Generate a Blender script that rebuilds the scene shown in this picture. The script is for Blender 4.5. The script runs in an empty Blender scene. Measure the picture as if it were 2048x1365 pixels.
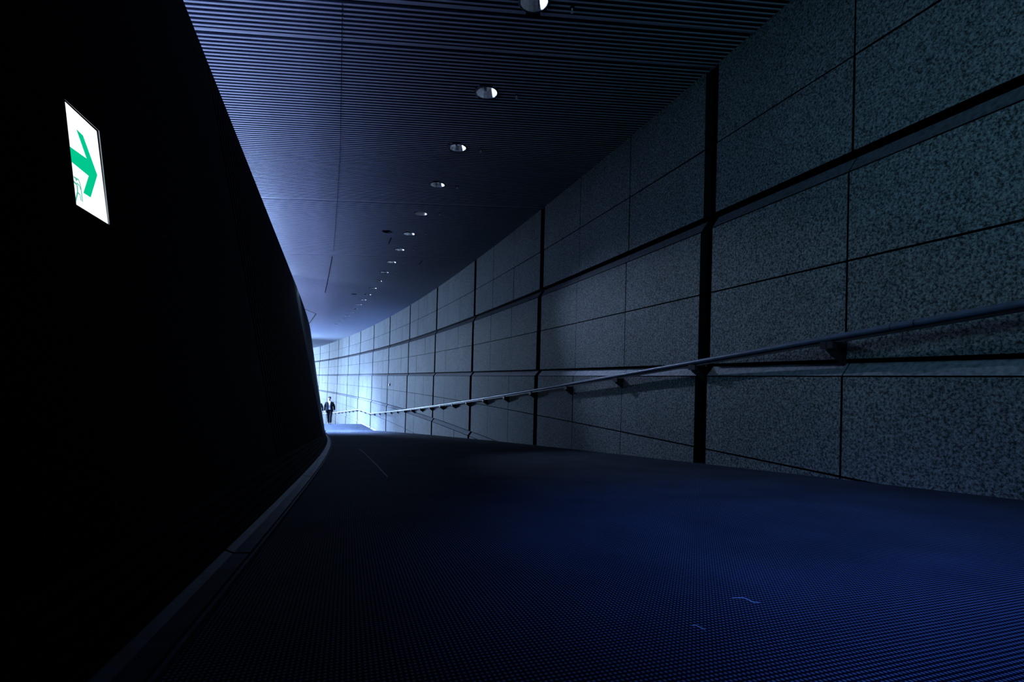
import bpy, bmesh, math, random
import numpy as np
from mathutils import Vector, Matrix
random.seed(7)
S = bpy.context.scene
C = S.collection
F = 1000.0            # focal length in pixels of the 2048 px wide frame
HORIZ = 752.0
S.view_settings.view_transform = 'Standard'
S.view_settings.look = 'None'
S.view_settings.exposure = 0.0
S.view_settings.gamma = 1.0

# ------------------------------------------------------------------ materials
def newmat(name):
    m = bpy.data.materials.new(name); m.use_nodes = True
    nt = m.node_tree; b = nt.nodes['Principled BSDF']
    return m, nt, b
def plain(name, col, rough=.6, metal=0.0, spec=.5, noise=0.06, scale=20):
    m, nt, b = newmat(name)
    tc = nt.nodes.new('ShaderNodeTexCoord')
    n = nt.nodes.new('ShaderNodeTexNoise'); n.inputs['Scale'].default_value = scale
    nt.links.new(tc.outputs['Object'], n.inputs['Vector'])
    r = nt.nodes.new('ShaderNodeValToRGB')
    lo = [max(0, c*(1-noise*3)) for c in col]; hi = [min(1, c*(1+noise*3)) for c in col]
    r.color_ramp.elements[0].color = (*lo, 1); r.color_ramp.elements[1].color = (*hi, 1)
    r.color_ramp.elements[0].position = .3; r.color_ramp.elements[1].position = .7
    nt.links.new(n.outputs['Fac'], r.inputs['Fac'])
    nt.links.new(r.outputs['Color'], b.inputs['Base Color'])
    b.inputs['Roughness'].default_value = rough; b.inputs['Metallic'].default_value = metal
    b.inputs['Specular IOR Level'].default_value = spec
    return m
def emis(name, col, s):
    m, nt, b = newmat(name)
    b.inputs['Base Color'].default_value = (0, 0, 0, 1)
    b.inputs['Specular IOR Level'].default_value = 0
    b.inputs['Emission Color'].default_value = (*col, 1); b.inputs['Emission Strength'].default_value = s
    return m

def granite():
    m, nt, b = newmat('granite')
    N = nt.nodes; L = nt.links
    tc = N.new('ShaderNodeTexCoord')
    n = N.new('ShaderNodeTexNoise'); n.inputs['Scale'].default_value = 62; n.inputs['Detail'].default_value = 6; n.inputs['Roughness'].default_value = .72
    v = N.new('ShaderNodeTexVoronoi'); v.inputs['Scale'].default_value = 130; v.inputs['Randomness'].default_value = 1
    big = N.new('ShaderNodeTexNoise'); big.inputs['Scale'].default_value = 1.3; big.inputs['Detail'].default_value = 3
    for t in (n, v, big): L.new(tc.outputs['Object'], t.inputs['Vector'])
    r = N.new('ShaderNodeValToRGB')
    e = r.color_ramp.elements
    e[0].position = .41; e[0].color = (.05, .06, .06, 1)
    e[1].position = .63; e[1].color = (.62, .68, .68, 1)
    k = e.new(.50); k.color = (.30, .34, .34, 1)
    L.new(n.outputs['Fac'], r.inputs['Fac'])
    mx = N.new('ShaderNodeMixRGB'); mx.blend_type = 'MULTIPLY'; mx.inputs['Fac'].default_value = .55
    vr = N.new('ShaderNodeValToRGB'); vr.color_ramp.elements[0].color = (.35, .35, .35, 1); vr.color_ramp.elements[1].color = (1.0, 1.0, 1.0, 1)
    L.new(v.outputs['Color'], vr.inputs['Fac'])
    L.new(r.outputs['Color'], mx.inputs['Color1']); L.new(vr.outputs['Color'], mx.inputs['Color2'])
    m2 = N.new('ShaderNodeMixRGB'); m2.blend_type = 'MULTIPLY'; m2.inputs['Fac'].default_value = .5
    br = N.new('ShaderNodeValToRGB'); br.color_ramp.elements[0].position = .3; br.color_ramp.elements[0].color = (.6, .6, .6, 1); br.color_ramp.elements[1].position = .7
    L.new(big.outputs['Fac'], br.inputs['Fac'])
    L.new(mx.outputs['Color'], m2.inputs['Color1']); L.new(br.outputs['Color'], m2.inputs['Color2'])
    L.new(m2.outputs['Color'], b.inputs['Base Color'])
    bp = N.new('ShaderNodeBump'); bp.inputs['Strength'].default_value = .55; bp.inputs['Distance'].default_value = .012
    L.new(n.outputs['Fac'], bp.inputs['Height']); L.new(bp.outputs['Normal'], b.inputs['Normal'])
    b.inputs['Roughness'].default_value = .75; b.inputs['Specular IOR Level'].default_value = .25
    return m

def floor_mat():
    m, nt, b = newmat('studded_floor')
    N = nt.nodes; L = nt.links
    tc = N.new('ShaderNodeTexCoord'); mp = N.new('ShaderNodeMapping')
    mp.inputs['Rotation'].default_value = (0, 0, -math.atan(.33))
    L.new(tc.outputs['Object'], mp.inputs['Vector'])
    sx = N.new('ShaderNodeSeparateXYZ'); L.new(mp.outputs['Vector'], sx.inputs[0])
    def mth(op, a, bb=None):
        q = N.new('ShaderNodeMath'); q.operation = op
        if isinstance(a, (int, float)): q.inputs[0].default_value = a
        else: L.new(a, q.inputs[0])
        if bb is not None:
            if isinstance(bb, (int, float)): q.inputs[1].default_value = bb
            else: L.new(bb, q.inputs[1])
        return q.outputs[0]
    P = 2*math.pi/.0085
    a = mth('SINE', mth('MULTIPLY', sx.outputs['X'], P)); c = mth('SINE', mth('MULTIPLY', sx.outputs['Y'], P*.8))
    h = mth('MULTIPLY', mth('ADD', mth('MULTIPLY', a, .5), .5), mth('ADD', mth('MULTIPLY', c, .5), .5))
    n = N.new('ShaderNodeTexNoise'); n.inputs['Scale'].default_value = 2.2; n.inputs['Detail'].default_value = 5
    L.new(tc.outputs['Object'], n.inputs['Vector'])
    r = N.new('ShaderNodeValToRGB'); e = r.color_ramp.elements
    e[0].position = .20; e[0].color = (.006, .008, .014, 1); e[1].position = .75; e[1].color = (.19, .24, .31, 1)  # stud tops painted lighter for the light they catch
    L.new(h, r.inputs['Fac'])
    mx = N.new('ShaderNodeMixRGB'); mx.blend_type = 'MULTIPLY'; mx.inputs['Fac'].default_value = .7
    nr = N.new('ShaderNodeValToRGB'); nr.color_ramp.elements[0].position = .3; nr.color_ramp.elements[0].color = (.45, .45, .45, 1); nr.color_ramp.elements[1].position = .7
    L.new(n.outputs['Fac'], nr.inputs['Fac']); L.new(r.outputs['Color'], mx.inputs['Color1']); L.new(nr.outputs['Color'], mx.inputs['Color2'])
    L.new(mx.outputs['Color'], b.inputs['Base Color'])
    b.inputs['Roughness'].default_value = .8; b.inputs['Specular IOR Level'].default_value = .03
    return m

M_gran = granite()
M_dark = plain('joint_black', (.004, .005, .006), .9, spec=.1)
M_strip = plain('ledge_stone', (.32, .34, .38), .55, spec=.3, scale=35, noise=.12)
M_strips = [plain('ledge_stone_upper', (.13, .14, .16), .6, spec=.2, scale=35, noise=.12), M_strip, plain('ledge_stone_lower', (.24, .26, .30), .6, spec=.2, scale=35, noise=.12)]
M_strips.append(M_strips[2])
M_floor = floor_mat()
M_slat = plain('ceiling_slat_metal', (.50, .53, .62), .42, .2, scale=6, noise=.02)
M_back = plain('void_and_slat_shade', (.03, .04, .07), .9, spec=.1)
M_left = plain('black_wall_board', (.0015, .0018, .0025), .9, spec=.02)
M_gut = plain('wet_channel_stone', (.018, .024, .036), .5, spec=.06, scale=14, noise=.2)
M_lip = plain('channel_lip_metal', (.06, .07, .095), .6, 0, spec=.05)
M_rail = plain('brushed_steel_rail', (.15, .18, .26), .36, 0.0, spec=.35)
M_brk = plain('dark_bracket_metal', (.012, .014, .018), .6, .2)
M_refl = plain('polished_reflector', (.20, .215, .25), .35, .2, scale=40)
M_bright = plain('bright_metal', (.85, .88, .92), .4)
M_ring = plain('downlight_ring', (.03, .035, .05), .5, .5)
M_bulb = plain('bulb_glass', (.5, .5, .55), .2)

# ------------------------------------------------------------------ helpers
def mesh_obj(name, verts, faces, mats, parent=None, fm=None, smooth=False):
    me = bpy.data.meshes.new(name)
    me.from_pydata([tuple(v) for v in verts], [], faces)
    if not isinstance(mats, (list, tuple)): mats = [mats]
    for m in mats: me.materials.append(m)
    if fm is not None:
        me.polygons.foreach_set('material_index', fm)
    if smooth: me.polygons.foreach_set('use_smooth', [True]*len(me.polygons))
    me.validate(); me.update()
    o = bpy.data.objects.new(name, me); C.objects.link(o)
    if parent is not None: o.parent = parent
    return o
class MB:
    def __init__(s): s.v = []; s.f = []; s.m = []
    def quad(s, a, b, c, d, mi=0):
        i = len(s.v); s.v += [a, b, c, d]; s.f.append((i, i+1, i+2, i+3)); s.m.append(mi)
    def hexa(s, p, mi=0):       # 8 points: 4 front (ccw), 4 back
        i = len(s.v); s.v += list(p)
        for q in ((0,1,2,3), (7,6,5,4), (0,4,5,1), (1,5,6,2), (2,6,7,3), (3,7,4,0)):
            s.f.append(tuple(i+k for k in q)); s.m.append(mi)
    def box(s, c, d, rz=0, mi=0):
        ca, sa = math.cos(rz), math.sin(rz); P = []
        for z in (-1, 1):
            for x, y in ((-1,-1), (1,-1), (1,1), (-1,1)):
                X, Y = x*d[0]/2, y*d[1]/2
                P.append((c[0]+X*ca-Y*sa, c[1]+X*sa+Y*ca, c[2]+z*d[2]/2))
        s.hexa([P[3],P[2],P[1],P[0],P[7],P[6],P[5],P[4]], mi)
    def loft(s, rings, closed=True, caps=True, mi=0):
        n = len(rings[0]); i0 = len(s.v)
        for r in rings: s.v += list(r)
        for a in range(len(rings)-1):
            for k in range(n if closed else n-1):
                k2 = (k+1) % n
                s.f.append((i0+a*n+k, i0+a*n+k2, i0+(a+1)*n+k2, i0+(a+1)*n+k)); s.m.append(mi)
        if caps and closed:
            s.f.append(tuple(i0+k for k in range(n))[::-1]); s.m.append(mi)
            s.f.append(tuple(i0+(len(rings)-1)*n+k for k in range(n))); s.m.append(mi)
    def tube(s, pts, r, n=10, mi=0):
        pts = [Vector(p) for p in pts]; rings = []
        for k, p in enumerate(pts):
            t = (pts[min(k+1, len(pts)-1)]-pts[max(k-1, 0)]).normalized()
            up = Vector((0, 0, 1)) if abs(t.z) < .9 else Vector((0, 1, 0))
            a = t.cross(up).normalized(); b = a.cross(t).normalized()
            rr = r[k] if isinstance(r, (list, tuple)) else r
            rings.append([tuple(p+a*rr*math.cos(q*2*math.pi/n)+b*rr*math.sin(q*2*math.pi/n)) for q in range(n)])
        s.loft(rings, mi=mi)
    def build(s, name, mats, parent=None, smooth=False):
        return mesh_obj(name, s.v, s.f, mats, parent, s.m, smooth)
def tag(o, label=None, cat=None, group=None, kind=None):
    if label: o['label'] = label
    if cat: o['category'] = cat
    if group: o['group'] = group
    if kind: o['kind'] = kind
    return o
def empty(name, loc, label, cat, group=None):
    o = bpy.data.objects.new(name, None); o.empty_display_size = .1; C.objects.link(o); o.location = loc
    return tag(o, label, cat, group)
def struct(o): o['kind'] = 'structure'; return o

# ------------------------------------------------------------------ plan curves
RD = [(2.66,2.72),(2.29,4.03),(1.954,4.91),(.567,9.0),(-.954,13.06),(-2.55,17.03),(-4.33,21.33),(-6.21,25.66),(-8.18,29.85),
      (-10.27,34.09),(-12.33,37.94),(-14.85,42.84),(-17.2,46.97),(-20.1,52.2)]
_pc = np.polyfit([p[1] for p in RD], [p[0] for p in RD], 3, w=[1/p[1] for p in RD])
def xr(Y):
    if Y < 1: 
        return float(np.polyval(_pc, 1)) + (Y-1)*float(np.polyval(np.polyder(_pc), 1))
    if Y > 50:
        b = float(np.polyval(_pc, 50)); return b - .60*(Y-50) - .006*(Y-50)**2
    return float(np.polyval(_pc, Y))
def dxr(Y): return (xr(Y+.05)-xr(Y-.05))/.1
def floor_z(Y):
    if Y < -3: return -.385+.288
    if Y < 28.6: return -.385-.096*Y
    if Y < 32.45: return -3.1306
    return -3.1306-.099*(Y-32.45)
def off(z):
    o = .025*(z-3.03)
    for lz in (1.5, .05, -1.5, -3.05):
        if z < lz: o -= .03
    return o
def rp(Y, z, d=0.0):
    """point on the right wall; d>0 goes into the wall"""
    g = dxr(Y); n = 1/math.sqrt(1+g*g); o = off(z)+d
    return (xr(Y)+n*o, Y - g*n*o, z)

# ------------------------------------------------------------------ right wall
H = 3.03
JY = [-3.4, .80, 4.91, 9.02, 13.1, 17.15, 21.38, 25.6, 29.82, 34.05, 38.25, 42.55, 46.95, 51.4, 55.9, 60.4, 64.8, 69.2]
TIERS = [(1.575, H, 2.25), (.115, 1.42, .80), (-1.435, -.008, -.70), (-3.0, -1.572, -2.26), (-4.8, -3.13, -3.9)]
EPS = 1e-3
wb = MB()
for a, b in zip(JY[:-1], JY[1:]):
    cols = 3
    g = .088/1.06
    ys = [a+g+(b-a-2*g)*k/cols for k in range(cols+1)]
    for (z0, z1, zm) in TIERS:
        rows = [(z0, zm-.006), (zm+.006, z1)]
        for k in range(cols):
            y0 = ys[k]+(.007 if k else 0); y1 = ys[k+1]-(.007 if k < cols-1 else 0)
            for (q0, q1) in rows:
                if q1 < floor_z(y0) and q1 < floor_z(y1): continue
                jit = random.uniform(-.003, .003)
                zz0, zz1 = q0+EPS, q1-EPS
                wb.hexa([rp(y0, zz0, jit), rp(y0, zz1, jit), rp(y1, zz1, jit), rp(y1, zz0, jit),
                         rp(y0, zz0, .1), rp(y0, zz1, .1), rp(y1, zz1, .1), rp(y1, zz0, .1)], 0)
                for t in range(1, 6): wb.m[len(wb.m)-6+t] = 1

N = 90
yb = [JY[0]+(JY[-1]-JY[0])*k/N for k in range(N+1)]
for y0, y1 in zip(yb[:-1], yb[1:]):
    def bk(Y, z):
        g_ = dxr(Y); n = 1/math.sqrt(1+g_*g_); o = .14
        return (xr(Y)+n*o, Y-g_*n*o, z)
    wb.quad(bk(y0, -6), bk(y0, H+.1), bk(y1, H+.1), bk(y1, -6), 1)
struct(wb.build('wall_right', [M_gran, M_dark]))
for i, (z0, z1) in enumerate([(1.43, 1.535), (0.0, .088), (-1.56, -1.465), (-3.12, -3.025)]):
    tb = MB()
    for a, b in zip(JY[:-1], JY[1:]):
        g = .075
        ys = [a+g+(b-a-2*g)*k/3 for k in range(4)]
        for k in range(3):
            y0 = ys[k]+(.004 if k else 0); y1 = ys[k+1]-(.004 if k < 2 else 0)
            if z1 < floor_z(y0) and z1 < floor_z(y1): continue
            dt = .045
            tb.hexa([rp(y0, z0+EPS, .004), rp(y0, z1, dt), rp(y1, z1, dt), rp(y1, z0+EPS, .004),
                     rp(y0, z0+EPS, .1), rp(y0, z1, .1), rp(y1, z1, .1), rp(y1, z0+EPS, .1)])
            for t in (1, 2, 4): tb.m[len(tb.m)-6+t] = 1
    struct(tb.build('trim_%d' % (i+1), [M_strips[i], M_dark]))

# ------------------------------------------------------------------ left wall plan
ZR = 2.6
def xrim(Y):
    b = -1.03-.36*Y
    if Y > 14: b -= .0009*(Y-14)**2
    return b
def kk(Y): return float(np.interp(Y, [3.8, 12, 20.3, 28], [.178, .2, .158, .14]))
def lw(Y, z, d=0.0):
    if Y > 17: Y = Y - (Y-17)/11*6*(ZR-z)/5.2
    return (xrim(Y)+kk(Y)*(ZR-z)+d, Y, z)
OUT = [(-3, .62), (0, -.30), (2.81, -1.17), (3.39, -1.349), (4.35, -1.666), (5.35, -2.0), (7.4, -2.69), (12.03, -4.34), (17.5, -6.43), (20.3, -7.57), (24, -8.93), (28, -10.36)]
_oc = np.polyfit([p[0] for p in OUT], [p[1] for p in OUT], 5)
def xout(Y): return float(np.polyval(_oc, Y))

# ------------------------------------------------------------------ floor
fb = MB()
rows = [-3+.5*k for k in range(63)] + [28.6, 30, 31.2, 32.45, 34, 36, 38, 40, 43, 46, 49, 52, 55, 58, 61]
rows = sorted(set(rows)); 
def fxmin(Y): return xout(Y)-.02 if Y < 28 else -32
def frow(Y, lf=None):
    x0 = lf if lf is not None else fxmin(Y); x1 = xr(Y)+.05
    return [(x0+(x1-x0)*k/8, Y, floor_z(Y)) for k in range(9)]
rws = [(r, frow(r)) for r in rows if r < 28] + [(28.0, [(xout(27.99)-.02+(xr(28)+.05-xout(27.99)+.02)*k/8, 28.0, floor_z(28)) for k in range(9)])]
fb.loft([r[1] for r in rws], closed=False)
rws2 = [frow(r) for r in [28.0]+[r for r in rows if r > 28.0]]
fb.loft(rws2, closed=False)
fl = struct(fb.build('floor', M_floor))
# scratch marks and the expansion joint in the floor surface
M_scr = plain('pale_scratch', (.42, .48, .60), .5)
def floor_pt(px, py, dz=.002):
    r = (py-HORIZ)/F; Y = .385/(r-.096) if r > .1095 else 3.1306/r
    return Vector(((px-1024)/F*Y, Y, floor_z(Y)+dz))
def ribbon(mb, pts, w, dz=0):
    pts = [Vector(p) for p in pts]
    for a, b in zip(pts[:-1], pts[1:]):
        t = (b-a).normalized(); s = Vector((-t.y, t.x, 0)).normalized()*w/2
        mb.quad(tuple(a-s), tuple(b-s), tuple(b+s), tuple(a+s))
for pts, w in (([(1464,1199),(1472,1198),(1487,1198),(1497,1202),(1506,1207),(1520,1208)], .0032),
               ([(1384,1254),(1392,1253),(1401,1258),(1410,1262)], .002)):
    sb = MB(); ribbon(sb, [floor_pt(*p) for p in pts], w)
    sb.build('scratch_mark', M_scr, fl)
jb = MB(); ribbon(jb, [floor_pt(718, 898, .003), floor_pt(734, 912, .003), floor_pt(752, 930, .003), floor_pt(775, 955, .003)], .006)
jb.build('expansion_joint', M_scr, fl)

# ------------------------------------------------------------------ left wall with the sign niche
def ray(px, py): return Vector(((px-1024)/F, 1.0, (HORIZ-py)/F))
def on_wall(px, py):
    r = ray(px, py); t = (-1.03+.178*ZR)/(r.x+.36+.178*r.z); return r*t
hTL, hBL = on_wall(129.3, 198.5), on_wall(152.8, 409.5)
hTR, hBR = on_wall(198.5, 262.0), on_wall(219.5, 450.5)
lb = MB()
def lwp(Y, z): return Vector((-1.03-.36*Y+.178*(ZR-z), Y, z))
y0, y1 = -2.9, 3.8
zb = lambda Y: floor_z(Y)-.03
cBL, cTL, cTR, cBR = lwp(y0, zb(y0)), lwp(y0, ZR), lwp(y1, ZR), lwp(y1, zb(y1))
for q in ((cBL, hBL, hTL, cTL), (cTL, hTL, hTR, cTR), (cTR, hTR, hBR, cBR), (cBR, hBR, hBL, cBL)):
    lb.quad(*[tuple(p) for p in q])
# panel plane
P0 = ray(192.6, 262.6)*1.535
hd = Vector((-.296, 1, 0)).normalized(); up = Vector((-.1, -.028, 1)); up = (up-hd*up.dot(hd)).normalized()
pn = hd.cross(up).normalized()
if pn.x < 0: pn = -pn
def on_panel(px, py, d=0.0):
    r = ray(px, py); t = (P0+pn*d).dot(pn)/r.dot(pn); return r*t
bTL, bBL = on_panel(129.3, 198.5, -.02)-hd*.13, on_panel(152.8, 409.5, -.02)-hd*.13
bTR, bBR = on_panel(194.2, 259.5, -.02), on_panel(215.8, 451.0, -.02)
for a, b, c, d in ((hTL, hTR, bTR, bTL), (hTR, hBR, bBR, bTR), (hBR, hBL, bBL, bBR), (hBL, hTL, bTL, bBL)):
    lb.quad(tuple(a), tuple(b), tuple(c), tuple(d), 1)
# ribbed curving part
ys = [3.8]; pp = [.16]
while ys[-1] < 27.5:
    ys.append(ys[-1]+pp[-1]); pp.append(.16 if ys[-1] < 13 else .42)
pitch = pp[-1]
prev = None
for i, Y in enumerate(ys):
    pitch = pp[i]
    for (yy, d) in ((Y, 0), (Y+pitch*.62, 0), (Y+pitch*.66, -.03), (Y+pitch*.96, -.03)):
        col = [lw(yy, zb(yy)+(ZR-zb(yy))*k/6, d if i else 0) for k in range(7)]
        if prev: 
            for k in range(6): lb.quad(prev[k], col[k], col[k+1], prev[k+1], 2 if Y > 13 else 0)
        prev = col
# wall end and rim thickness
yE = ys[-1]+pitch*.96
endc = [lw(yE, zb(yE)+(ZR-zb(yE))*k/6, -.03) for k in range(7)]
for k in range(6):
    a, b = endc[k], endc[k+1]
    lb.quad(a, (a[0]-.28, a[1]-.1, a[2]), (b[0]-.28, b[1]-.1, b[2]), b)
rimY = [-2.9, 3.8]+[3.8+(yE-3.8)*k/40 for k in range(1, 41)]
for a, b in zip(rimY[:-1], rimY[1:]):
    lb.quad(lw(a, ZR, -.0), lw(b, ZR, -.0), lw(b, ZR, -.3), lw(a, ZR, -.3))
    lb.quad(lw(a, ZR, -.3), lw(b, ZR, -.3), lw(b, zb(b), -.9), lw(a, zb(a), -.9))
M_jamb = plain('niche_reveal', (.16, .18, .24), .6)
M_rib = plain('lit_rib_tone', (.004, .005, .0075), .7, spec=.08)  # black wall board again, lightened to paint light on the far ribs
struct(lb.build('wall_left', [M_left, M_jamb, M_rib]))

# plinth: narrow steps between the wall foot and the drain channel
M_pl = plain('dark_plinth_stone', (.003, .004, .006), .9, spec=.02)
pb = MB(); YY = [-2.9+.45*k for k in range(69)]
YY = [y for y in YY if y < 22]
def lin(a, b, t): return a+(b-a)*t
prof = []
for Y in YY:
    xa = xrim(Y)+kk(Y)*(ZR-floor_z(Y)); xb = xout(Y)-.09*1.06; z = floor_z(Y)
    if xb < xa+.02: xb = xa+.02
    ring = []
    nst = 5; hh = .10
    for s_ in range(nst):
        x0 = lin(xa-.05 if s_ == 0 else xa, xb, s_/nst) if s_ else xa-.06
        x1 = lin(xa, xb, (s_+1)/nst)
        zz = z+hh*(1-s_/nst)
        ring += [(x0, Y, zz), (x1-.006, Y, zz), (x1, Y, zz-.005)]
    ring.append((xb, Y, z-.01))
    prof.append(ring)
pb.loft(prof, closed=False)
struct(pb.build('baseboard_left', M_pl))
# drain channel
dr = empty('drain_channel', (xout(5), 5, floor_z(5)), 'dark wet stone drain channel with pale metal lip at foot of black curved wall', 'drain')
def rel(o, e):
    o.parent = e; o.matrix_parent_inverse = Matrix.Translation(-Vector(e.location)); return o
for a in range(0, 14):
    ya, yb_ = -2.9+a*2.2, -2.9+(a+1)*2.2-.015
    yb_ = min(yb_, 21.9)
    if ya > 21.5: break
    rg = []
    for k in range(9):
        Y = ya+(yb_-ya)*k/8; xo = xout(Y); xi = max(xo-.09*1.06, xrim(Y)+kk(Y)*(ZR-floor_z(Y))+.01); z = floor_z(Y)
        if xi > xo-.012: xi = xo-.012
        rg.append([(xi, Y, z-.02), (xi, Y, z+.008), (lin(xi, xo, .25), Y, z-.001), (lin(xi, xo, .75), Y, z-.001), (xo-.004, Y, z+.010), (xo-.004, Y, z-.02)])
    m = MB(); m.loft(rg, closed=True); rel(m.build('channel_stone', M_gut), dr)
rg = []
for k in range(121):
    Y = -2.9+24.8*k/120; xo = xout(Y); z = floor_z(Y)
    rg.append([(xo-.004, Y, z-.02), (xo-.004, Y, z+.013), (xo+.004, Y, z+.013), (xo+.004, Y, z-.02)])
m = MB(); m.loft(rg); rel(m.build('lip', M_lip), dr)['label'] = 'thin pale metal lip'

# ------------------------------------------------------------------ downlights (positions measured on the ceiling)
def ceil_pt(px, py, z=H): 
    Y = z*F/(HORIZ-py); return Vector(((px-1024)/F*Y, Y, z))
LB = [(1067,3.5),(973,186),(916,296),(873,370),(849.7,424),(825,465),(805,497),(786.9,522.6),(773,543.7),(760,561.2),(748.9,576.5),
      (738.8,589.4),(729.7,600.4),(720.3,609.5),(712,618.5),(705.5,625.7),(697.3,632.8),(689.6,638.6),(682,644.5),(675.5,649.6)]
LP = []
for i, (px, py) in enumerate(LB):
    Y = 4.05+1.325*i if i > 3 else [4.05, 5.353, 6.645, 7.93][i]
    x = (px-1024)/F*Y - (0 if i < 4 else .06)
    LP.append((x, Y))
# smooth x
_lc = np.polyfit([p[1] for p in LP], [p[0] for p in LP], 3)
LP = [(float(np.polyval(_lc, y)), y) for x, y in LP]
DIM = [ceil_pt(773.5, 463.7), ceil_pt(707.9, 588.7)]
HOLES = [(x, y, .13) for x, y in LP] + [(p.x, p.y, .10) for p in DIM]

# ------------------------------------------------------------------ ceiling
MS = .115
sl = MB(); PITCH = .0535; W = .021; SH = .030
cy = 1/math.sqrt(1+MS*MS)
nsl = 0
y = .2
wide = {int((4.50-.2)/PITCH), int((4.0-.2)/PITCH), int((12.5-.2)/PITCH), int((8.6-.2)/PITCH)}
ext = 3.2
while y < 67:
    k = nsl; w = W*(1.9 if k in wide else 1.0)
    # line: Y = y + MS*(x - x0) with reference x0 at the corridor middle
    xc = -.36*y
    # x range: left past rim, right to wall
    def Yat(x): return y+MS*(x-xc)
    xl = xrim(y)-ext if y < 30 else xc-12
    # right end: intersection with wall
    x = xr(y)
    for _ in range(6): x = xr(Yat(x))
    x += .02
    segs = [(xl, x)]
    for (hx, hy, hr) in HOLES:
        d = (hy-Yat(hx))*cy
        if abs(d) < hr+w/2:
            half = math.sqrt(max(0, (hr)**2-max(0, abs(d)-w/2)**2))
            ns = []
            for a, b in segs:
                if hx-half > a and hx+half < b: ns += [(a, hx-half), (hx+half, b)]
                else: ns.append((a, b))
            segs = ns
    for a, b in segs:
        n = (-MS*cy*w/2, cy*w/2)
        za, zt = H, H+SH
        def P(x_, s_, z_, t=1.0): return (x_+n[0]*s_*t, Yat(x_)+n[1]*s_*t, z_)
        # slightly rounded underside: front edge, belly, back edge
        ring = lambda x_: [P(x_, -1, zt), P(x_, -1, za+.005), P(x_, -.55, za), P(x_, .55, za), P(x_, 1, za+.005), P(x_, 1, zt)]
        q0 = len(sl.m); sl.loft([ring(a), ring(b)], closed=True)
        for t in (0, 4, 5): sl.m[q0+t] = 1  # slat sides take the dark void colour, painting shade into the gaps
    nsl += 1; y += PITCH*(1.35 if k in wide else 1.0)
# backing above the slats
bb = [[(xr(Y)+.2, Y, H+SH+.17), (xrim(min(Y, 30))-(ext+.2) - (0 if Y < 30 else (Y-30)*.8+6), Y, H+SH+.17)] for Y in [0, 5, 10, 15, 20, 25, 30, 35, 40, 45, 50, 56, 62, 68]]
bb = [[(xr(-3)+.2, -3, H+SH+.17), (-4, -3, H+SH+.17)]] + bb
sl.loft(bb, closed=False, mi=1)
# plain soffit behind the camera
cl = struct(sl.build('ceiling', [M_slat, M_back]))
# thin seams on the underside
def seam(pts, w=.012, z=H-.0015, name='panel_seam'):
    m = MB(); pts = [Vector((p[0], p[1], z)) for p in pts]
    for a, b in zip(pts[:-1], pts[1:]):
        t = (b-a).normalized(); s = Vector((-t.y, t.x, 0))*w/2; d = Vector((0, 0, .001))
        m.hexa([tuple(q) for q in (a-s, b-s, b+s, a+s, a-s+d, b-s+d, b+s+d, a+s+d)])
    return m.build(name, M_dark, cl)
seam([ceil_pt(*p) for p in ((684.8,-40),(684.6,2),(680.6,300),(676,380),(670,464),(667,502))], .005)
seam([ceil_pt(*p) for p in ((664.5,513),(657,553),(650,586))], .018)
seam([ceil_pt(*p) for p in ((598,614),(632,628),(617,649))], .05, name='hatch_seam')
seam([ceil_pt(*p) for p in ((782.9,475),(777,488))], .022, name='hatch_seam')
seam([ceil_pt(*p) for p in ((845,520.7),(838,529))], .02, name='hatch_seam')

# downlight prototype
def circ(r, z, n=32, cx=0, cy_=0): return [(cx+r*math.cos(2*math.pi*k/n), cy_+r*math.sin(2*math.pi*k/n), z) for k in range(n)]
def make_downlight(r, lit=True):
    e = empty('downlight', (0, 0, 0), 'x', 'ceiling light')
    m = MB(); m.loft([circ(r*.95, .02), circ(r*.95, -.003), circ(r, -.006), circ(r*1.07, -.003), circ(r*1.07, .02)], caps=False); m.build('trim_ring', M_ring, e, True)
    m = MB(); m.loft([circ(r*.95, 0, 16), circ(r*.9, .03, 16), circ(r*.72, .08, 16), circ(r*.42, .13, 16)], caps=False); m.build('reflector', M_refl if lit else M_ring, e)
    m = MB(); m.loft([circ(r*.42, .13, 16), circ(r*.3, .125, 16), circ(.003, .115, 16)], caps=False); m.build('lamp_holder', M_ring, e)
    m = MB(); m.loft([circ(.006, .02), circ(.022, .03), circ(.03, .05), circ(.027, .075), circ(.018, .12)], caps=True); m.build('bulb', M_bulb, e, True)
    return e
def dup(root):
    r = root.copy(); C.objects.link(r)
    for ch in list(root.children):
        c = ch.copy(); C.objects.link(c); c.parent = r
    return r
ORD = ['nearest', 'second', 'third', 'fourth', 'fifth', 'sixth', 'seventh', 'eighth', 'ninth', 'tenth', 'eleventh', 'twelfth', 'thirteenth',
       'fourteenth', 'fifteenth', 'sixteenth', 'seventeenth', 'eighteenth', 'nineteenth', 'twentieth']
d0 = make_downlight(.118)
for i, (x, y_) in enumerate(LP):
    o = d0 if i == 0 else dup(d0)
    o.location = (x, y_, H)
    lab = ('large round recessed downlight with shiny reflector cut by top edge of photo' if i == 0 else
           'round recessed downlight, %s from the camera in the ceiling row' % ORD[i] if i < 19 else
           'tiny round recessed downlight, farthest of the ceiling row')
    tag(o, lab, 'ceiling light', 'downlights in a curving row along the slatted ceiling')
d1 = make_downlight(.085, False)
d1.location = (DIM[0].x, DIM[0].y, H); tag(d1, 'unlit dark downlight left of the sixth bright downlight in ceiling', 'ceiling light')
d2 = dup(d1); d2.location = (DIM[1].x, DIM[1].y, H); tag(d2, 'small unlit dark downlight left of the far bright downlights', 'ceiling light')

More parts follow.
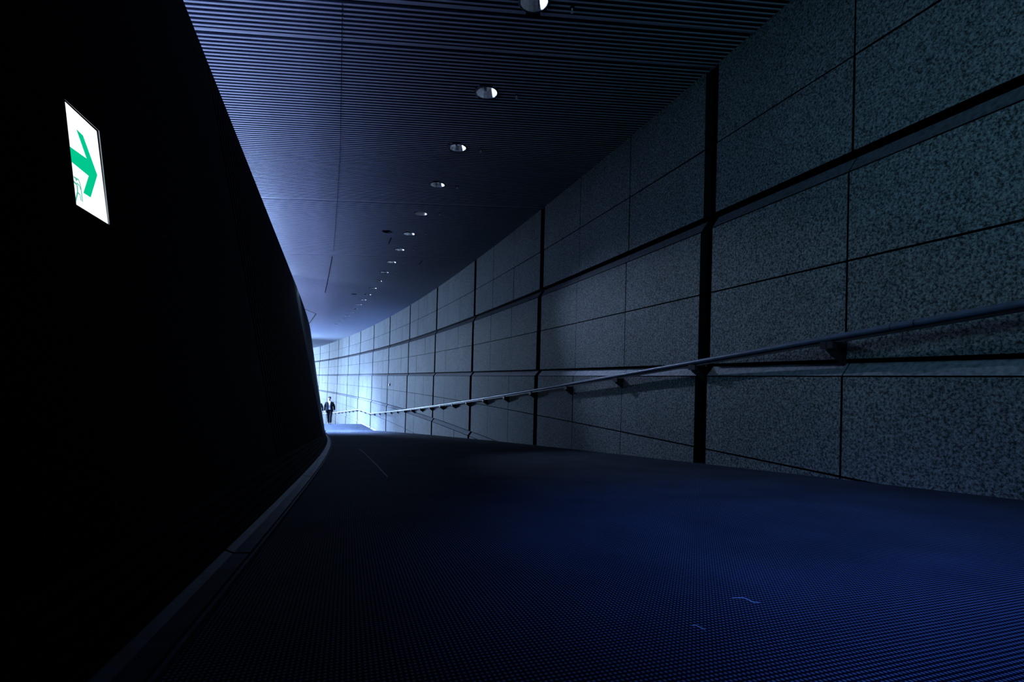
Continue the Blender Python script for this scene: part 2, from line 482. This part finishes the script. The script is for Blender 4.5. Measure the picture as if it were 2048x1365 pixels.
# small fittings beside the downlights
def make_fit():
    e = empty('sprinkler_head', (0, 0, 0), 'x', 'sprinkler')
    m = MB(); m.loft([circ(.022, 0, 16), circ(.022, -.006, 16), circ(.012, -.010, 16)]); m.build('escutcheon', M_ring, e)
    m = MB(); m.loft([circ(.006, -.008, 12), circ(.006, -.022, 12)]); m.box((0, 0, -.03), (.005, .012, .018)); m.build('nozzle', M_bright, e)
    m = MB(); m.loft([circ(.014, -.038, 16), circ(.014, -.041, 16)]); m.build('deflector', M_bright, e)
    return e
FB = [(1144.5,19.8),(1033,194),(961.5,301.5),(914,375),(879,428.5),(851,468),(827,500),(808.5,524.6),(792.5,545.5),(779,562.7),(766,578.5),(755,590.7)]
f0 = make_fit()
for i, (px, py) in enumerate(FB):
    o = f0 if i == 0 else dup(f0)
    p = ceil_pt(px, py, H-.02); o.location = (p.x, p.y, H)
    tag(o, 'tiny ceiling sprinkler head just right of the %s downlight%s' % (ORD[i] if i else 'nearest', '' if i < 11 else ', last one visible'), 'sprinkler', 'sprinkler heads right of the downlights')

# ------------------------------------------------------------------ handrail
def rail_z(Y):
    return float(np.interp(Y, [-3, 29.4, 33.3, 52, 60], [.36+.0956*5.5, -2.22, -2.24, -4.05, -4.84]))
RO = -.12
def railp(Y, dz=0):
    g_ = dxr(Y); n = 1/math.sqrt(1+g_*g_)
    z = rail_z(Y)+dz; o = off(rail_z(Y))*0 + (-.12) + RO
    o = min(off(rail_z(Y)), off(rail_z(Y)))+RO
    return (xr(Y)+n*o, Y-g_*n*o, z)
def rail_smooth(Y, dz=0):      # ignores the ledge steps so the tube runs straight
    g_ = dxr(Y); n = 1/math.sqrt(1+g_*g_); z = rail_z(Y)
    o = float(np.interp(Y, [0, 6, 20, 30, 52], [-.10, -.11, -.155, -.165, -.22]))+RO
    return (xr(Y)+n*o, Y-g_*n*o, z+dz)
hr = empty('handrail', rail_smooth(2, 0), 'long brushed steel handrail on black brackets along the stone panel wall', 'handrail')
RY = [-2.5+.5*k for k in range(64)]+[29.4]+[29.9, 30.9, 31.9, 33.3]+[34+.8*k for k in range(26)]
RY = sorted(RY)
m = MB(); m.tube([rail_smooth(Y) for Y in RY], .0215, 14); rel(m.build('rail_tube', M_rail, None, True), hr)
m = MB()
for a, b in zip(RY[:-1], RY[1:]):
    P1 = [rail_smooth(a, -.040), rail_smooth(b, -.040)]
    r_ = [[(p[0]-.009, p[1], p[2]), (p[0]+.009, p[1], p[2]), (p[0]+.009, p[1], p[2]-.012+.03), (p[0]-.009, p[1], p[2]-.012+.03)] for p in P1]
    m.loft(r_)
rel(m.build('underside_shade_bar', M_brk), hr)  # dark bar stands in for the shaded underside of the tube
BY = []
for a, b in zip(JY[:-1], JY[1:]):
    BY += [a+(b-a)*k/3 for k in range(3)]
for Y in [y_ for y_ in BY if 0 < y_ < 52]:
    p = Vector(rail_smooth(Y)); g_ = dxr(Y); nn = Vector((1, -g_, 0)).normalized(); tt = Vector((g_, 1, 0)).normalized()
    wd = -RO + .02
    m = MB(); h_ = .0055
    a = p+Vector((0, 0, -.022)); w0 = a+nn*wd; w1 = w0+Vector((0, 0, -.17))
    # gusset plate tapering towards the wall
    for prof_ in ([a-nn*.02, a-nn*.02+Vector((0, 0, -.06)), w1, w0],):
        m.hexa([tuple(q-tt*h_) for q in prof_]+[tuple(q+tt*h_) for q in prof_])
    c0 = w0+Vector((0, 0, -.005)); c1 = w1+Vector((0, 0, .005))
    q = [c0-tt*.045, c1-tt*.012, c1+tt*.012, c0+tt*.045]
    m.hexa([tuple(v-nn*.02) for v in q]+[tuple(v+nn*.006) for v in q])
    q = [a-tt*.05, a-tt*.05+Vector((0, 0, -.05)), a+tt*.05+Vector((0, 0, -.05)), a+tt*.05]
    m.hexa([tuple(v-nn*.02) for v in q]+[tuple(v+nn*.02) for v in q])
    b_ = rel(m.build('bracket', M_brk), hr)
for Y in [.9, 4.6, 4.86, 3.0, 3.13, 9.6, 13.8, 18]:
    m = MB(); a = Vector(rail_smooth(Y-.0025)); b = Vector(rail_smooth(Y+.0025)); m.tube([a, b], .0225, 14)
    rel(m.build('joint_ring', M_brk), hr)

# small wall box on the far panels
YW = 25.0; p = rp(YW, -.45, -.02)
wbx = empty('wall_box', p, 'tiny dark call box on the pale stone wall above the far handrail', 'wall box')
m = MB(); m.box((0, 0, 0), (.05, .07, .12), math.atan(-dxr(YW))*0+.4); m.build('casing', M_brk, wbx)
m = MB(); m.box((-.03, -.01, -.005), (.012, .05, .06), .4); m.build('cover', M_refl, wbx)

# ------------------------------------------------------------------ sign
M_white = emis('sign_white', (.90, .96, 1.0), 1.15)
M_green = emis('sign_green', (.0, .60, .28), .95)
M_pale = emis('sign_pale_green', (.10, .62, .45), .8)
M_hous = plain('sign_housing', (.05, .055, .07), .5)
sg = empty('exit_sign', on_panel(172, 330), 'glowing white square exit sign with green arrow recessed in black wall', 'sign')
def panel_poly(pts, d, name, mat, thick=.0015):
    P = [p if isinstance(p, Vector) else on_panel(*p) for p in pts]
    n = len(P); V = [tuple(p+pn*d) for p in P]+[tuple(p+pn*(d-thick)) for p in P]
    # facing side towards the corridor
    Fc = [tuple(range(n)), tuple(range(2*n-1, n-1, -1))]+[(k, n+k, n+(k+1) % n, (k+1) % n) for k in range(n)]
    return rel(mesh_obj(name, V, Fc, mat), sg)
ext_ = hd*.085
TL, TR, BR, BL = on_panel(129.6,202.5), on_panel(193.2,262.6), on_panel(216,448.5), on_panel(152.5,409.5)
panel_poly([TL-ext_, TR, BR, BL-ext_-up*.0], 0, 'light_panel', M_white, .004)
panel_poly([TL-ext_*1.1+up*.006, TR+hd*.004+up*.006, BR+hd*.004-up*.004, BL-ext_*1.1-up*.004], -.005, 'housing', M_hous, .012)
A = [(153,259.7),(164.8,271.4),(193.5,350.6),(180.3,394.6),(166.8,385.8),(177.4,352),(144.2,324.8)]
A = [on_panel(*p) for p in A]+[on_panel(144.2,324.8)-ext_*.6, on_panel(138.4,293.4)-ext_*.6]+[on_panel(138.4,293.4), on_panel(173.6,318.4)]
panel_poly(A, .0015, 'arrow', M_green)
def stroke(pts, w, name='running_figure_symbol'):
    V = []; Fc = []
    for a, b in zip(pts[:-1], pts[1:]):
        a = on_panel(*a)+pn*.0015; b = on_panel(*b)+pn*.0015
        t = (b-a).normalized(); s = pn.cross(t).normalized()*w/2; i = len(V)
        V += [tuple(a-s), tuple(b-s), tuple(b+s), tuple(a+s)]; Fc.append((i, i+1, i+2, i+3))
    return V, Fc
V = []; Fc = []
def addst(pts, w):
    v, f = stroke(pts, w); i = len(V); V.extend(v); Fc.extend([tuple(q+i for q in ff) for ff in f])
addst([(146,354),(156,360),(160,372),(164,404)], .0045)
addst([(146,363),(153,370),(154,385),(150,402)], .006)
addst([(152,366),(158,372),(160,380)], .004)
addst([(153,384),(159,390),(161,402)], .004)
addst([(150,356),(152,362)], .008)
rel(mesh_obj('pictogram', V, Fc, M_pale), sg)

# ------------------------------------------------------------------ people
M_suit = plain('black_suit_cloth', (.008, .009, .012), .9, spec=.1)
M_shirt = plain('white_shirt_cloth', (.80, .82, .86), .7)
M_skin = plain('skin', (.42, .27, .21), .5)
M_hair = plain('black_hair', (.01, .01, .012), .7)
M_shoe = plain('black_shoe_leather', (.008, .008, .010), .7, spec=.1)
M_glass = plain('dark_spectacle_frame', (.02, .02, .02), .3)
def skinned(name, nodes, edges, mat, parent, sub=2):
    bm = bmesh.new(); lay = bm.verts.layers.skin.verify(); vs = {}
    for k, (x, y_, z, rx, ry) in nodes.items():
        v = bm.verts.new((x, y_, z)); v[lay].radius = (rx, ry); vs[k] = v
    first = next(iter(nodes)); vs[first][lay].use_root = True
    for a, b in edges: bm.edges.new((vs[a], vs[b]))
    me = bpy.data.meshes.new(name); bm.to_mesh(me); bm.free(); me.materials.append(mat)
    o = bpy.data.objects.new(name, me); C.objects.link(o); o.parent = parent
    s_ = o.modifiers.new('Skin', 'SKIN'); s_.use_smooth_shade = True
    q = o.modifiers.new('Sub', 'SUBSURF'); q.levels = sub; q.render_levels = sub
    return o
def ell(cx, cy__, z, rx, ry, n=24, a0=0, a1=2*math.pi, closed=True):
    m_ = n if closed else n-1
    return [(cx+rx*math.cos(a0+(a1-a0)*k/m_), cy__+ry*math.sin(a0+(a1-a0)*k/m_), z) for k in range(n)]
def make_man(name, loc, rz, label, stride=1.0, glasses=True):
    e = empty(name, loc, label, 'person'); e.rotation_euler.z = rz
    # faces local -Y; height 1.78
    st = .13*stride
    LF, RF = (.050, -.16*stride, .085), (-.050, .16*stride, .12)      # ankles
    nodes = {'pel': (0, 0, .94, .135, .10), 'waist': (0, 0, 1.08, .125, .09), 'chest': (0, .0, 1.28, .155, .10), 'sh': (0, .01, 1.41, .085, .065),
             'neck': (0, 0, 1.50, .052, .052), 'jaw': (0, -.02, 1.585, .062, .075), 'head': (0, -.005, 1.67, .078, .092), 'crown': (0, .005, 1.735, .060, .070),
             'hL': (.09, 0, .88, .09, .09), 'kL': (.070, -.12*stride, .50, .055, .055), 'aL': (*LF, .040, .042), 'tL': (LF[0]+.01, LF[1]-.10, .035, .024, .018),
             'hR': (-.09, 0, .88, .09, .09), 'kR': (-.070, .0*stride, .50, .055, .055), 'aR': (*RF, .040, .042), 'tR': (RF[0]-.01, RF[1]-.10, .045, .024, .018),
             'sL': (.165, .01, 1.385, .045, .045), 'eL': (.245, .05, 1.14, .042, .042), 'wL': (.262, -.02, .90, .027, .024), 'pL': (.262, -.035, .835, .038, .020),
             'sR': (-.165, .01, 1.385, .045, .045), 'eR': (-.245, .06, 1.14, .042, .042), 'wR': (-.258, .0, .89, .027, .024), 'pR': (-.258, -.01, .825, .038, .020)}
    edges = [('pel','waist'),('waist','chest'),('chest','sh'),('sh','neck'),('neck','jaw'),('jaw','head'),('head','crown'),
             ('pel','hL'),('hL','kL'),('kL','aL'),('aL','tL'),('pel','hR'),('hR','kR'),('kR','aR'),('aR','tR'),
             ('sh','sL'),('sL','eL'),('eL','wL'),('wL','pL'),('sh','sR'),('sR','eR'),('eR','wR'),('wR','pR')]
    for sd, w in (('L', 1), ('R', -1)):
        px_, py_, pz_ = nodes['p'+sd][:3]
        for j, (dy, ln) in enumerate(((-.030, .062), (-.011, .072), (.009, .068), (.027, .055))):
            a, b, c = 'f%s%da' % (sd, j), 'f%s%db' % (sd, j), 'f%s%dc' % (sd, j)
            nodes[a] = (px_, py_+dy, pz_-.038, .0095, .0095); nodes[b] = (px_-w*.006, py_+dy, pz_-.038-ln*.5, .009, .009); nodes[c] = (px_-w*.022, py_+dy-.004, pz_-.038-ln*.95, .0075, .0075)
            edges += [('p'+sd, a), (a, b), (b, c)]
        nodes['t%sa' % sd+'h'] = (px_-w*.012, py_-.040, pz_+.0, .0115, .0115); nodes['t%sb' % sd+'h'] = (px_-w*.022, py_-.058, pz_-.045, .0095, .0095)
        edges += [('p'+sd, 't%sah' % sd), ('t%sah' % sd, 't%sbh' % sd)]
    skinned('body', nodes, edges, M_skin, e)
    # face features
    m = MB(); m.loft([ell(0, -.104, 1.675, .008, .006, 10), ell(0, -.116, 1.645, .013, .012, 10), ell(0, -.108, 1.63, .016, .008, 10)]); m.build('nose', M_skin, e, True)
    m = MB(); m.box((0, -.098, 1.597), (.045, .012, .008)); mo = m.build('mouth', plain('lips', (.3, .13, .11), .5), e)
    for w in (1, -1):
        m = MB(); m.loft([ell(w*.083, .0, 1.635, .006, .010, 10), ell(w*.090, .005, 1.66, .010, .020, 10), ell(w*.088, .008, 1.69, .007, .016, 10)]); m.build('ear', M_skin, e, True)
        m = MB(); m.loft([ell(w*.031, -.092, 1.664, .004, .006, 10), ell(w*.031, -.096, 1.672, .012, .008, 10), ell(w*.031, -.092, 1.68, .004, .006, 10)]); m.build('eye', M_hair, e, True)
    m = MB()
    hz = [(1.655, .080, .055, .045), (1.69, .088, .080, .030), (1.725, .090, .102, .008), (1.76, .085, .100, .002), (1.785, .060, .075, .0), (1.795, .02, .03, .0)]
    m.loft([ell(0, cyy+.008, z, rx, ry) for z, rx, ry, cyy in hz]); m.build('hair', M_hair, e, True)
    if glasses:
        m = MB()
        for w in (1, -1):
            m.tube([(w*.033+.024*math.cos(t*math.pi/6), -.108, 1.672+.017*math.sin(t*math.pi/6)) for t in range(13)], .002, 6)
            m.tube([(w*.057, -.106, 1.676), (w*.088, .0, 1.676)], .002, 6)
        m.tube([(-.009, -.110, 1.675), (.009, -.110, 1.675)], .002, 6)
        m.build('spectacles', M_glass, e)
    # shirt front
    m = MB(); m.loft([ell(0, 0, .95, .150, .115), ell(0, 0, 1.08, .145, .110), ell(0, 0, 1.28, .165, .125), ell(0, .0, 1.40, .15, .108), ell(0, 0, 1.47, .085, .075), ell(0, 0, 1.50, .066, .066), ell(0, -.005, 1.53, .064, .066)], caps=False)
    m.build('shirt', M_shirt, e, True)
    # trousers
    tn = {'pel': (0, 0, .95, .150, .115), 'hL': (.09, 0, .87, .098, .10), 'kL': (.070, -.12*stride, .50, .074, .076), 'aL': (LF[0], LF[1]-.01, .065, .066, .075),
          'hR': (-.09, 0, .87, .098, .10), 'kR': (-.070, .0, .50, .074, .076), 'aR': (RF[0], RF[1]-.01, .08, .066, .075), 'w': (0, 0, 1.02, .15, .112)}
    skinned('trousers', tn, [('pel','w'),('pel','hL'),('hL','kL'),('kL','aL'),('pel','hR'),('hR','kR'),('kR','aR')], M_suit, e)
    # jacket: open shell + sleeves
    def jr(z, rx, ry, gap): return ell(0, .0, z, rx, ry, 28, -math.pi/2+gap, 1.5*math.pi-gap, False)
    outer = [jr(.80, .205, .150, .42), jr(.95, .195, .145, .34), jr(1.10, .180, .135, .28), jr(1.25, .192, .142, .30), jr(1.36, .200, .138, .40), jr(1.43, .165, .115, .55), jr(1.475, .100, .085, .85)]
    inner = [[(x*.95, y_*.95, z) for x, y_, z in r] for r in outer]
    rings = [o_+i_[::-1] for o_, i_ in zip(outer, inner)]
    m = MB(); m.loft(rings, closed=True); jk = m.build('jacket', M_suit, e, True)
    for w in (1, -1):
        sdn = 'L' if w == 1 else 'R'
        a, b, c = nodes['s'+sdn][:3], nodes['e'+sdn][:3], nodes['w'+sdn][:3]
        a = (a[0]+w*.005, a[1], a[2]+.01); c2 = (c[0], c[1], c[2]+.01)
        m = MB(); m.tube([(a[0]-w*.05, a[1], a[2]+.015), a, tuple((Vector(a)+Vector(b))/2), b, tuple((Vector(b)+Vector(c2))/2), c2], [.045, .066, .064, .058, .053, .049], 14)
        m.build('sleeve', M_suit, jk, True)
        m = MB(); m.tube([c2, (c[0], c[1], c[2]-.008)], [.034, .033], 12); m.build('shirt_cuff', M_shirt, jk)
        # lapel
        m = MB(); V_ = [(w*.045, -.142, 1.12), (w*.11, -.140, 1.33), (w*.085, -.110, 1.45), (w*.055, -.112, 1.43), (w*.05, -.146, 1.30)]
        m.v = V_+[(x, y_+.012, z) for x, y_, z in V_]; m.f = [(0,1,2,3,4), (9,8,7,6,5)]+[(k, 5+k, 5+(k+1) % 5, (k+1) % 5) for k in range(5)]; m.m = [0]*7
        m.build('lapel', M_suit, jk)
    for (fx, fy, fz) in (LF, RF):
        z0 = fz-.085
        m = MB(); sec = [(.09, .030, .05), (.06, .040, .085), (.0, .043, .10), (-.07, .042, .075), (-.13, .048, .055), (-.18, .042, .045), (-.205, .022, .03)]
        rg_ = []
        for yy, w_, h__ in sec:
            rg_.append([(fx+w_*math.cos(t*math.pi/8), fy+yy, z0+h__/2*(1+math.sin(t*math.pi/8))) for t in range(16)])
        m.loft(rg_); m.build('shoe', M_shoe, e, True)
    return e
gm = lambda px, Y: (px-1024)/F*Y
YM = 32.7
make_man('person', (gm(659, YM), YM, floor_z(YM)), .26, 'man in an open black suit and white shirt walking beside the black wall')
YM2 = 33.6
e1 = bpy.data.objects['person']; e1.scale = (1.16, 1.08, 1.0)
m2 = make_man('person', (gm(637.6, YM2), YM2, floor_z(YM2)), .3, 'person in dark clothes almost hidden behind the edge of black wall', -1.0, False)
m2.scale = (.96, .96, .96)

# ------------------------------------------------------------------ lights
def area(name, loc, target, sx, sy, power, col, spread=180):
    l = bpy.data.lights.new(name, 'AREA'); l.shape = 'RECTANGLE'; l.size = sx; l.size_y = sy; l.energy = power; l.color = col; l.spread = math.radians(spread)
    o = bpy.data.objects.new(name, l); C.objects.link(o); o.location = loc
    o.rotation_euler = (Vector(target)-Vector(loc)).to_track_quat('-Z', 'Y').to_euler(); return o
def spot(name, loc, target, ang, blend, power, col, r=.3):
    l = bpy.data.lights.new(name, 'SPOT'); l.spot_size = math.radians(ang); l.spot_blend = blend; l.energy = power; l.color = col; l.shadow_soft_size = r
    o = bpy.data.objects.new(name, l); C.objects.link(o); o.location = loc
    o.rotation_euler = (Vector(target)-Vector(loc)).to_track_quat('-Z', 'Y').to_euler(); return o
BL_ = (.42, .62, 1.0)
area('daylight_court', (-19.8, 36.5, -1.7), (-10, 31, -2.2), 5, 2.6, 2100, (.38, .59, 1.0))
area('daylight_far', (-31, 57, -1.8), (-13, 38, -2.2), 5, 3, 9500, (.42, .63, 1.0))
area('daylight_landing', (-15.2, 31, 2.6), (-13.4, 30.5, -3.1), 2, 4, 3600, (.34, .52, 1.0), 100)
# daylight slipping over the rim of the left wall onto the ceiling
for (Y, L, p) in ((3.0, 10, 430), (11, 10, 340), (19, 10, 210), (27, 10, 160), (35, 10, 100), (43, 10, 110), (51, 10, 120), (59, 10, 120)):
    x = (xrim(Y) if Y < 30 else -.47*Y-1.5)-3.4
    c = Vector((x, Y+1, 1.9)); 
    o = area('rim_daylight', c, (x+3, Y+1+1.05, 2.75), L, .9, p, (.38, .50, 1.0))
    zax = -(Vector((1, .36, .2))).normalized(); xax = Vector((-.36, 1, 0)).normalized(); yax = zax.cross(xax).normalized(); 
    o.rotation_euler = Matrix((xax, yax, zax)).transposed().to_euler()
o = area('gap_rail_fill', (-6.75, 15, 2.86), (0, 9, -.2), 6, .12, 22, (.42, .62, 1.0))  # lamp added above the rim for the handrail highlight
zax = -(Vector((1, -.75, -.4))).normalized(); xax = Vector((-.36, 1, 0)); xax = (xax-zax*xax.dot(zax)).normalized(); yax = zax.cross(xax).normalized()
o.rotation_euler = Matrix((xax, yax, zax)).transposed().to_euler()
area('near_wall_fill', (1.2, -2.6, 2.3), (3.2, 6, 1.0), 1.6, 1.0, 8.5, (.22, .58, .80), 60)  # added fill behind the camera for the near right wall
spot('near_floor_light', (.9, -1.2, 2.6), (1.1, 1.6, -.55), 38, 1.0, 800, (.10, .24, 1.0), .4)
for i, (x, y_) in enumerate(LP):
    spot('reflector_glint', (x+.034, y_, H+.07), (x+.2, y_+.05, H+.05), 120, .15, 8.0 if i < 5 else 16.0, (.7, .82, 1.0), .004)  # spots added beside the bulbs, standing in for daylight glints
x, y_ = LP[5]; spot('ceiling_fill_spot', (x, y_, H-.012), (1.15, 5.6, -.1), 34, 1.0, 600, (.45, .60, 1.0), .03)  # spot added at a downlight position to highlight the handrail
for i, p_ in ((11, 1500), (13, 7000), (15, 15000), (17, 24000)):
    x, y_ = LP[i]; spot('ceiling_fill_spot', (x, y_, H-.012), (x-1.0, y_, -3), 68, 1.0, p_, (.34, .50, 1.0), .03)  # spots added at downlight positions to brighten ramp and landing

w = bpy.data.worlds.new('World'); S.world = w; w.use_nodes = True
w.node_tree.nodes['Background'].inputs['Color'].default_value = (.10, .2, .5, 1)
w.node_tree.nodes['Background'].inputs['Strength'].default_value = .01

# ------------------------------------------------------------------ camera
cam = bpy.data.cameras.new('camera'); co = bpy.data.objects.new('camera', cam); C.objects.link(co)
co.location = (0, 0, 0); co.rotation_euler = (math.radians(90), 0, 0)
cam.sensor_width = 36; cam.sensor_fit = 'HORIZONTAL'; cam.lens = F*36/2048
cam.shift_y = (HORIZ-682.5)/2048
cam.clip_start = .02; cam.clip_end = 500
S.camera = co
